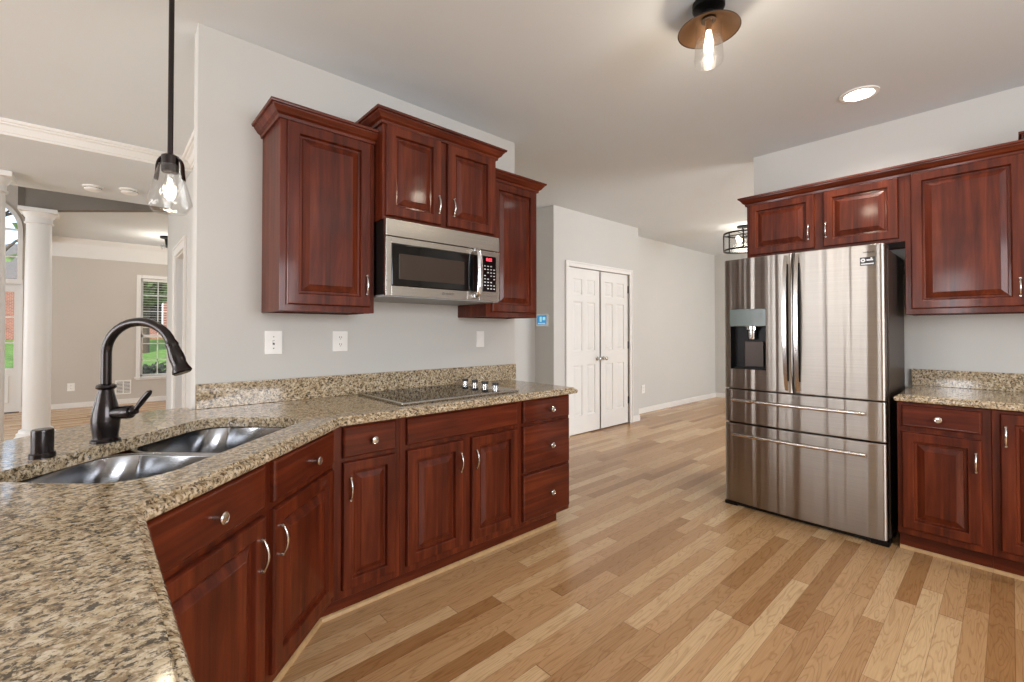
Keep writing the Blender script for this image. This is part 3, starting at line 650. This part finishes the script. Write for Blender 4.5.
# ------------------------------------------------------------------ fridge
XD = 3.39
t = thing('refrigerator', 'tall stainless steel french door fridge with two freezer drawers', 'refrigerator', (3.46, .955, 0))
def fy(y): return y - .955
FX = 3.46
m = MB(); m.box(.012, .59, fy(.487), fy(1.417), .03, 1.755, .006); part(m.build('body', 'fridgeside', t), 'dark brown grey cabinet sides')
def curved(y0, y1, z0, z1, hole=None, bulge=.022, ca=.475, cb=1.42):
    """front sheet bowed towards the room, with returns; hole = (ya, yb, za, zb)"""
    m = MB(); ys = [y0 + .0, y0 + .008, y0 + .02] + [y0 + .02 + (y1 - y0 - .04) * k / 10 for k in range(1, 10)] + [y1 - .02, y1 - .008, y1]
    zs = [z0, z0 + .006, z1 - .006, z1]
    if hole: ys = sorted(set(ys + [hole[0], hole[1]])); zs = sorted(zs + [hole[2], hole[3]])
    def X(y, z):
        s = (y - ca) / (cb - ca) * 2 - 1; x = (XD - FX) - bulge * (1 - s * s) + .004
        e_ = min(y - y0, y1 - y); x += .010 * max(0, 1 - e_ / .016) ** 2
        if min(z - z0, z1 - z) < .003: x += .004
        return x
    V = {}
    for i, y in enumerate(ys):
        for j, z in enumerate(zs): V[i, j] = m.bm.verts.new((X(y, z), fy(y), z))
    for i in range(len(ys) - 1):
        for j in range(len(zs) - 1):
            if hole and hole[0] - 1e-6 <= ys[i] < hole[1] - 1e-6 and hole[2] - 1e-6 <= zs[j] < hole[3] - 1e-6: continue
            m.bm.faces.new((V[i, j], V[i + 1, j], V[i + 1, j + 1], V[i, j + 1]))
    nI, nJ = len(ys) - 1, len(zs) - 1
    rim = [(i, 0) for i in range(nI)] + [(nI, j) for j in range(nJ)] + [(i, nJ) for i in range(nI, 0, -1)] + [(0, j) for j in range(nJ, 0, -1)]
    back = [m.bm.verts.new((0.0, V[k].co.y, V[k].co.z)) for k in rim]
    for k in range(len(rim)):
        k2 = (k + 1) % len(rim); m.bm.faces.new((V[rim[k]], V[rim[k2]], back[k2], back[k]))
    m.bm.faces.new(back) if not hole else None
    return m
Lz0, Lz1 = .852, 1.782
hole_ = (1.13, 1.368, .992, 1.296)
ld = curved(.972, 1.417, Lz0, Lz1, hole_).build('door', 'fridge', t, smooth=35)
rd = curved(.494, .966, Lz0, Lz1).build('door', 'fridge', t, smooth=35)
d1 = curved(.494, 1.417, .610, .843).build('freezer_drawer', 'fridge', t, smooth=35)
d2 = curved(.494, 1.417, .035, .598).build('freezer_drawer', 'fridge', t, smooth=35)
# dispenser on the left door
xs = XD - FX
m = MB(); ya, yb, za, zb = fy(hole_[0]), fy(hole_[1]), hole_[2], hole_[3]
m.loft([[(xs - .008, ya, za), (xs - .008, yb, za), (xs - .008, yb, zb), (xs - .008, ya, zb)], [(-.004, ya + .004, za + .004), (-.004, yb - .004, za + .004), (-.004, yb - .004, zb), (-.004, ya + .004, zb)]], False, True)
rc = m.build('dispenser_recess', 'blackmetal', ld)
m = MB(); m.lathe([(.042, 0), (.042, .025), (.030, .03), (.027, .085), (.024, .09)], ((xs - .004) / 2, fy(1.235), 1.296), (0, 0, -1), 20); m.build('dispenser_nozzle', 'silver', rc)
m = MB(); m.box(xs + .004, -.006, fy(1.145), fy(1.355), .993, 1.003); m.build('drip_tray', 'blackmetal', rc)
m = MB(); m.box(-.03, -.008, fy(1.165), fy(1.29), 1.01, 1.19, .004); m.build('paddle', 'fridgeside', rc)
m = MB(); m.box(xs - .0190, xs + .002, fy(1.128), fy(1.370), 1.298, 1.42, .003); cpn = m.build('dispenser_panel', 'disp', ld); part(cpn, 'greenish glass touch panel')
for (y, z, l_) in ((1.345, 1.385, .02), (1.345, 1.36, .015), (1.345, 1.335, .022), (1.17, 1.385, .02), (1.17, 1.36, .016), (1.17, 1.335, .02), (1.24, 1.34, .006)): MB().box(xs - .0197, xs, fy(y - l_), fy(y), z, z + .004).build('touch_mark', 'slot', cpn)
# bowed vertical handles
def vhandle(par, y):
    m = MB(); n = 18; pts = []
    for k in range(n + 1):
        s = k / n; pts.append((xs - .018 - .046 * math.sin(math.pi * s) ** .6, fy(y), .868 + .90 * s))
    loops = []
    for k, p in enumerate(pts):
        s = k / n; hw = .010 + .002 * math.sin(math.pi * s); loops.append([(p[0] - .006, p[1] - hw, p[2]), (p[0] - .006, p[1] + hw, p[2]), (p[0] + .010, p[1] + hw * .8, p[2]), (p[0] + .010, p[1] - hw * .8, p[2])])
    m.loft(loops); o = m.build('handle', 'nickel', par, smooth=50)
    g = MB(); g.box(xs - .0205, xs - .004, fy(y - .014), fy(y + .014), .93, 1.71, .002); part(g.build('grip_shade_strip', 'black', o), 'dark strip put in as shade behind the bowed handle')  # shade of the gap behind the bar, put in as a black strip
vhandle(ld, 1.003); vhandle(rd, .936)
def hhandle(par, z, y0, y1):
    m = MB(); n = 16; pts = [(xs - .040 - .016 * math.sin(math.pi * k / n), fy(y0 + (y1 - y0) * k / n), z) for k in range(n + 1)]
    m.tube(pts, .0125, 14, up=(0, 0, 1))
    for y in (y0 + .03, y1 - .03): m.box(xs - .044, xs, fy(y - .012), fy(y + .012), z - .009, z + .009, .002)
    m.build('handle', 'nickel', par)
hhandle(d1, .772, .585, 1.35); hhandle(d2, .527, .583, 1.345)
for y in (.53, 1.37): MB().box(-.055, .10, fy(y - .035), fy(y + .035), 1.757, 1.785, .006).build('hinge_cover', 'fridgeside', t)
m = MB(); m.box(-.045, .05, fy(.50), fy(1.41), .004, .032, .004); m.build('kick_grille', 'black', t)
for y in (.53, 1.38): MB().box(-.06, .04, fy(y - .045), fy(y + .045), 0, .028, .006).build('foot', 'blackmetal', t)
m = MB(); m.box(xs - .0088, xs + .004, fy(.535), fy(.607), 1.657, 1.706, .001); bd = m.build('badge', 'black', rd); part(bd, 'small black sticker with white ring and lines')
m = MB(); m.loft([[(xs - .0092, fy(.592) + q_ * math.cos(2 * math.pi * k / 24), 1.688 + q_ * math.sin(2 * math.pi * k / 24)) for k in range(24)] for q_ in (.0115, .004)], False, False)
m.box(xs - .0094, xs - .003, fy(.544), fy(.575), 1.684, 1.692); m.box(xs - .0094, xs - .003, fy(.548), fy(.556), 1.693, 1.702); m.box(xs - .0094, xs - .003, fy(.540), fy(.602), 1.662, 1.669); m.build('badge_print', 'whiteink', bd)
letters('logo', 'SAMSUNG', .012, 'slot', rd, (xs - .0052, fy(.565), 1.735), (R(90), 0, R(-90)), .0035)

# ------------------------------------------------------------------ plates, thermostat, vents, detectors
def plate(label, x, z, kind, y=2.58, w=.07, h=.115, name='outlet', rz=0, group='wall plates above the left counter'):
    t = thing(name, label, 'outlet' if name == 'outlet' else 'switch', (x, y, z), rz, group)
    m = MB(); m.box(-w / 2, w / 2, -.006, 0, -h / 2, h / 2, .003); m.build('cover_plate', 'plate', t)
    if kind == 'duplex':
        for s in (-.02, .02):
            m = MB(); m.lathe([(.0165, 0), (.0165, .0025), (.0155, .003)], (0, -.006, s), (0, -1, 0), 20); f = m.build('socket', 'plate', t)
            m = MB(); m.box(-.007, -.0045, -.0098, -.008, s - .001, s + .008); m.box(.0045, .007, -.0098, -.008, s - .001, s + .007); m.box(-.002, .002, -.0098, -.008, s - .009, s - .005); m.build('slots', 'slot', f)
    elif kind == 'toggle':
        MB().box(-.005, .005, -.0068, -.005, -.012, .012).build('slot', 'slot', t)
        m = MB(); m.box(-.004, .004, -.018, -.006, -.001, .010, .0015); m.build('toggle', 'plate', t)
        for s in (-.03, .03): MB().lathe([(.0032, 0), (.0025, .001)], (0, -.006, s), (0, -1, 0), 10).build('screw', 'slot', t)
    else:
        MB().box(-.017, .017, -.0085, -.005, -.033, .033, .0012).build('rocker', 'plate', t)
    return t
plate('white wall switch plate at the left, above the sink end of the counter', .655, 1.203, 'toggle', w=.083, h=.122, name='light_switch')
plate('white duplex outlet under the left wall cabinet', 1.003, 1.205, 'duplex', w=.086)
plate('white rocker plate under the right wall cabinet', 2.02, 1.206, 'rocker', name='light_switch')
plate('white outlet low on the tan wall of the far room', -.398, .345, 'duplex', y=10.4, w=.09, h=.13, group='low outlets on far walls')
plate('white outlet low on the wall past the double doors', 6.20, .37, 'duplex', y=3.83, w=.09, h=.13, group='low outlets on far walls')
t = thing('thermostat', 'white wall thermostat with a glowing blue screen', 'thermostat', (3.85, 3.71, 1.395), -90)
m = MB(); m.box(-.095, .095, -.024, 0, -.073, .073, .006); m.build('housing', 'plate', t)
m = MB(); m.box(-.078, .078, -.0255, -.02, -.052, .058, .002); sc_ = m.build('screen', 'screen', t)
m = MB(); m.box(-.03, .0, -.0262, -.024, -.02, .04); m.box(.02, .06, -.0262, -.024, .0, .035); m.box(-.06, .06, -.0262, -.024, -.042, -.034); m.build('screen_icons', 'screen2', sc_)
t = thing('wall_vent', 'white wall vent grille low on the tan wall of the far room', 'vent', (.255, 10.4, .17))
m = MB(); m.box(-.105, .105, -.012, 0, 0, .245, .003); m.build('frame', 'plate', t)
m = MB()
for a_ in (-.088, .008):
    m.box(a_, a_ + .08, -.0125, -.011, .025, .22)
v_ = m.build('grille_opening', 'slot', t)
m = MB()
for a_ in (-.088, .008):
    for k in range(8): m.box(a_, a_ + .08, -.016, -.012, .034 + k * .024, .046 + k * .024)
m.build('slat', 'plate', v_)
def detector(x, y, label):
    t = thing('smoke_detector', label, 'smoke detector', (x, y, ZS), 0, 'smoke detectors on the lowered ceiling')
    MB().lathe([(.078, 0), (.078, -.010), (.072, -.014)], seg=30).build('base', 'plate', t)
    MB().lathe([(.066, -.012), (.066, -.030), (.055, -.040), (.02, -.043), (.001, -.043)], seg=30).build('cover', 'plate', t)
    MB().lathe([(.067, -.018), (.067, -.022)], seg=30).build('slot', 'slot', t)
detector(-.092, 5.883, 'left one of two white smoke detectors on the lowered ceiling')
detector(.170, 5.785, 'right one of two white smoke detectors, nearer the pendant')

# ------------------------------------------------------------------ lamps
px, py = .169, 2.004
t = thing('pendant_light', 'clear seeded glass pendant lamp on a dark rod above the sink', 'lamp', (px, py, 1.68))
z_ = 1.68
m = MB(); m.lathe([(.001, ZC - z_), (.06, ZC - z_), (.06, ZC - z_ - .015), (.012, ZC - z_ - .025)], seg=28); m.build('canopy', 'bronze', t)
MB().tube([(0, 0, .205), (0, 0, ZC - z_ - .02)], .0085, 12).build('rod', 'bronze', t)
m = MB(); m.lathe([(.010, .215), (.026, .205), (.026, .150), (.022, .146)], seg=24); m.build('socket', 'bronze', t)
m = MB(); pts = [(.044 * math.cos(a_), 0, .150 + .062 * max(0, math.sin(a_)) ** .7) for a_ in [math.pi * k / 16 for k in range(17)]]
loops = [[(p[0] * (1), -.008, p[2]), (p[0], .008, p[2]), (p[0] * .92, .008, p[2] - .004), (p[0] * .92, -.008, p[2] - .004)] for p in pts]
lo2 = []
for k, p in enumerate(pts): lo2.append([(p[0], -.009, p[2]), (p[0], .009, p[2]), (p[0] * .9, .009, p[2] - .003), (p[0] * .9, -.009, p[2] - .003)])
lo2 = [[(.048, -.009, .12), (.048, .009, .12), (.044, .009, .12), (.044, -.009, .12)]] + lo2 + [[(-.048, -.009, .12), (-.048, .009, .12), (-.044, .009, .12), (-.044, -.009, .12)]]
yk = MB(); yk.loft(lo2); yo = yk.build('yoke', 'bronze', t); yo.rotation_euler = (0, 0, R(-35))
m = MB(); m.lathe([(.034, .172), (.0675, .036), (.049, .004), (.001, .002)], seg=40, cap0=False, cap1=False); part(m.build('glass_shade', 'shade', t, smooth=60), 'clear seeded glass shade')
m = MB(); m.lathe([(.010, .146), (.014, .13), (.022, .10), (.024, .08), (.018, .055), (.004, .046)], seg=20); part(m.build('bulb', 'shade', t, smooth=60), 'clear filament bulb')
m = MB()
for k in range(6):
    a_ = k * math.pi / 3; m.tube([(.004 * math.cos(a_), .004 * math.sin(a_), .125), (.008 * math.cos(a_), .008 * math.sin(a_), .085), (.004 * math.cos(a_), .004 * math.sin(a_), .060)], .0011, 6)
m.build('filament', 'bulb', t)
lamp('pendant_glow', 'POINT', (px, py, z_ + .09), 1.3, (1, .82, .6), radius=.02)

lx, ly = 1.994, .893
t = thing('ceiling_light', 'bronze dish ceiling light with a clear glass cylinder in the middle of the kitchen', 'lamp', (lx, ly, 2.46))
m = MB(); m.lathe([(.001, .27), (.068, .27), (.068, .245), (.06, .238), (.02, .232)], seg=30); m.build('canopy', 'blackmetal', t)
m = MB(); m.lathe([(.022, .235), (.022, .215), (.03, .21), (.032, .19)], seg=24); m.build('stem', 'blackmetal', t)
m = MB(); m.lathe([(.030, .205), (.06, .198), (.10, .170), (.128, .150), (.131, .145)], seg=44, cap0=False, cap1=False); di = m.build('dish', 'blackmetal', t, smooth=60)
m = MB(); m.lathe([(.028, .201), (.060, .193), (.098, .166), (.127, .147)], seg=44, cap0=True, cap1=False); part(m.build('dish_lining', 'copper', di, smooth=60), 'copper toned inside of the dish')
m = MB(); m.lathe([(.052, .175), (.060, .02), (.058, .0)], seg=36, cap0=False, cap1=False); part(m.build('glass_shade', 'frost', t, smooth=60), 'clear glass cylinder')
m = MB(); m.lathe([(.014, .19), (.014, .15), (.012, .145)], seg=18); m.build('socket', 'copper', t)
m = MB(); m.lathe([(.010, .145), (.014, .12), (.020, .085), (.018, .055), (.004, .034)], seg=20); m.build('bulb', 'bulb', t, smooth=60)
lamp('kitchen_glow', 'POINT', (lx, ly, 2.415), 5, (1, .86, .68), radius=.05)

t = thing('recessed_light', 'round recessed ceiling downlight glowing white near the fridge wall', 'lamp', (3.451, .615, ZC))
m = MB(); m.loft([[(q_ * math.cos(2 * math.pi * k / 36), q_ * math.sin(2 * math.pi * k / 36), zz) for k in range(36)] for q_, zz in ((.10, 0), (.10, -.006), (.078, -.008), (.075, -.003))], False, False); m.build('trim_ring', 'plate', t)
m = MB(); m.lathe([(.077, -.001), (.077, -.004), (.001, -.005)], seg=36); m.build('lens', 'led', t)
sp = lamp('recessed_glow', 'SPOT', (3.451, .615, ZC - .02), 40, (1, .95, .88), radius=.07); sp.data.spot_size = R(150); sp.data.spot_blend = .6

dx, dy = 6.583, 2.486
t = thing('drum_light', 'dark metal cage ceiling light with glass sides beyond the fridge', 'lamp', (dx, dy, 2.38))
MB().lathe([(.001, .35), (.075, .35), (.075, .33), (.02, .325)], seg=28).build('canopy', 'blackmetal', t)
MB().tube([(0, 0, .33), (0, 0, .10)], .009, 10).build('stem', 'blackmetal', t)
m = MB()
for zz in (.012, .24):
    ring = [(.25 * math.cos(2 * math.pi * k / 40), .25 * math.sin(2 * math.pi * k / 40)) for k in range(40)]
    m.loft([[(x * s_, y * s_, zz + h_) for x, y in ring] for s_, h_ in ((1, -.011), (1, .011), (.95, .011), (.95, -.011), (1, -.011))], False, False)
for k in range(8):
    a_ = R(22 + 45 * k); m.tube([(.245 * math.cos(a_), .245 * math.sin(a_), .01), (.245 * math.cos(a_), .245 * math.sin(a_), .24)], .008, 8)
for a_ in (0, 90): c_, s_ = math.cos(R(a_)) * .245, math.sin(R(a_)) * .245; m.tube([(-c_, -s_, .24), (c_, s_, .24)], .007, 8)
m.build('cage', 'blackmetal', t)
m = MB(); m.lathe([(.236, .022), (.236, .23)], seg=40, cap0=False, cap1=False); part(m.build('glass_shade', 'shade', t, smooth=60), 'clear glass drum')
for k in range(3):
    a_ = R(40 + 120 * k); bx_, by_ = .10 * math.cos(a_), .10 * math.sin(a_)
    MB().tube([(0, 0, .12), (bx_, by_, .12)], .007, 8).build('arm', 'blackmetal', t)
    MB().lathe([(.012, .12), (.014, .14), (.022, .17), (.018, .195), (.003, .205)], (bx_, by_, 0), seg=16).build('bulb', 'bulb', t, smooth=60)
lamp('drum_glow', 'POINT', (dx, dy, 2.48), 9, (1, .9, .76), radius=.12)

t = thing('flush_light', 'small dark ceiling lamp with crystal drops in the far room', 'lamp', (.74, 9.17, 2.52))
MB().lathe([(.001, .28), (.09, .28), (.09, .25), (.03, .235), (.012, .10)], seg=24).build('canopy', 'blackmetal', t)
m = MB()
for k in range(10): a_ = R(36 * k); m.lathe([(.001, 0), (.016, .03), (.010, .055), (.001, .07)], (.07 * math.cos(a_), .07 * math.sin(a_), .06 + .02 * (k % 2)), seg=6)
m.lathe([(.08, .125), (.08, .135), (.02, .14)], seg=20); m.build('crystal_drops', 'shade', t)
lamp('far_room_glow', 'POINT', (.74, 9.17, 2.50), 12, (1, .9, .76), radius=.08)

# ------------------------------------------------------------------ outside the far windows
struct('ground', MB().loft([[(-40, 10.6, -.25), (40, 10.6, -.25), (40, 10.6, -.5), (-40, 10.6, -.5)], [(-40, 32, 1.0), (40, 32, 1.0), (40, 32, -.5), (-40, 32, -.5)], [(-40, 60, 1.6), (40, 60, 1.6), (40, 60, -.5), (-40, 60, -.5)]]), 'grass', 'green lawn outside')
struct('driveway', MB().loft([[(-20, 12.2, -.14), (20, 12.2, -.14)], [(-20, 14.0, -.035), (20, 14.0, -.035)]], False, False, False), 'asphalt')
t = thing('brick_house', 'red brick house across the lawn seen through the far window', 'house', (2.5, 30, 1.0))
m = MB(); m.box(-8, 6, 0, 6, -.4, 2.6); m.build('wall', 'brick', t)
m = MB(); m.prism([(-8.4, 2.6), (6.4, 2.6), (4, 5), (-6, 5)], 0, 1)
m.bm.free(); m = MB(); m.loft([[(-8.4, -.5, 2.6), (6.4, -.5, 2.6), (6.4, 6.5, 2.6), (-8.4, 6.5, 2.6)], [(-6, 3, 4.6), (4, 3, 4.6), (4, 3.1, 4.6), (-6, 3.1, 4.6)]]); m.build('roof', 'shingle', t)
for xx in (-5, -.6, .45, 3.2):
    m = MB(); m.box(xx - .4, xx + .4, -.06, .02, .5, 1.8); wf = m.build('window', 'white', t); MB().box(xx - .33, xx + .33, -.08, -.05, .57, 1.73).build('pane', 'mwglass', wf)
def tree(x, y, zb, h, r, label, leaves=900, branches=6, thick=.22):
    t = thing('tree', label, 'tree', (x, y, zb), 0, 'leafy trees outside')
    m = MB(); rnd = random.Random(int(x * 10 + y)); m.tube([(0, 0, -.3), (.05, 0, h * .35), (0, .1, h * .7)], [thick, thick * .7, thick * .35], 10)
    for k in range(branches):
        a_ = R(137 * k); z0_ = h * (.3 + .4 * k / branches); e_ = Vector((r * .9 * math.cos(a_), r * .9 * math.sin(a_), z0_ + h * .25)); mid = Vector((e_.x * .5, e_.y * .5, z0_ + h * .18))
        m.tube([(0, 0, z0_), mid, e_], [thick * .32, thick * .2, .015], 6)
        for q_ in range(3): m.tube([mid, mid.lerp(e_, .5) + Vector((rnd.uniform(-1, 1), rnd.uniform(-1, 1), rnd.uniform(-.2, .8))) * r * .3, e_ + Vector((rnd.uniform(-1, 1), rnd.uniform(-1, 1), rnd.uniform(-.4, .8))) * r * .5], [.03, .02, .008], 5)
    m.build('trunk', 'bark', t)
    m = MB()
    for k in range(leaves):
        a_ = rnd.uniform(0, 2 * math.pi); cz = rnd.uniform(-1, 1); rr = r * rnd.uniform(.45, 1) * math.sqrt(max(0, 1 - cz * cz))
        c_ = Vector((rr * math.cos(a_), rr * math.sin(a_), h * .66 + cz * h * .36)); s_ = rnd.uniform(.06, .15) * r ** .5
        n_ = Vector((rnd.uniform(-1, 1), rnd.uniform(-1, 1), rnd.uniform(-.3, 1))).normalized(); a1 = n_.orthogonal().normalized(); a2 = n_.cross(a1)
        m.bm.faces.new([m.bm.verts.new(c_ + a1 * s_ * p_ + a2 * s_ * .6 * q_) for p_, q_ in ((-1, 0), (0, -1), (1, 0), (0, 1))])
    m.build('foliage', 'leaf', t, smooth=0)
tree(1.1, 22.5, .35, 6.5, 1.9, 'leafy tree in front of the brick house through the far window', 2600)
tree(-5.6, 26, .6, 2.9, 1.9, 'low leafy tree beyond the glass of the front door', 2200)
tree(-2.6, 17, .2, 7.0, 2.0, 'nearly bare tree whose branches cross the arched transom', 90, 12, .14)
tree(-12, 36, 1, 5.5, 3, 'distant leafy tree left of the front door glass', 2200)
t = thing('low_shrub', 'dark low shrub near the bottom of the far window', 'shrub', (1.0, 14.6, .0))
rnd = random.Random(5); m = MB()
for k in range(6): a_ = R(60 * k); m.tube([(0, 0, -.1), (.3 * math.cos(a_), .15 * math.sin(a_), .18), (.6 * math.cos(a_), .3 * math.sin(a_), .34)], [.025, .018, .006], 6)
m.build('stem', 'bark', t); m = MB()
for k in range(1400):
    a_ = rnd.uniform(0, 2 * math.pi); q_ = rnd.uniform(.3, 1); c_ = Vector((1.0 * q_ * math.cos(a_), .5 * q_ * math.sin(a_), rnd.uniform(.02, .46) * (1.15 - .5 * q_))); s_ = rnd.uniform(.03, .07)
    n_ = Vector((rnd.uniform(-1, 1), rnd.uniform(-1, 1), rnd.uniform(0, 1))).normalized(); a1 = n_.orthogonal().normalized(); a2 = n_.cross(a1)
    m.bm.faces.new([m.bm.verts.new(c_ + a1 * s_ * p_ + a2 * s_ * .6 * r_) for p_, r_ in ((-1, 0), (0, -1), (1, 0), (0, 1))])
m.build('foliage', 'shrub', t, smooth=0)
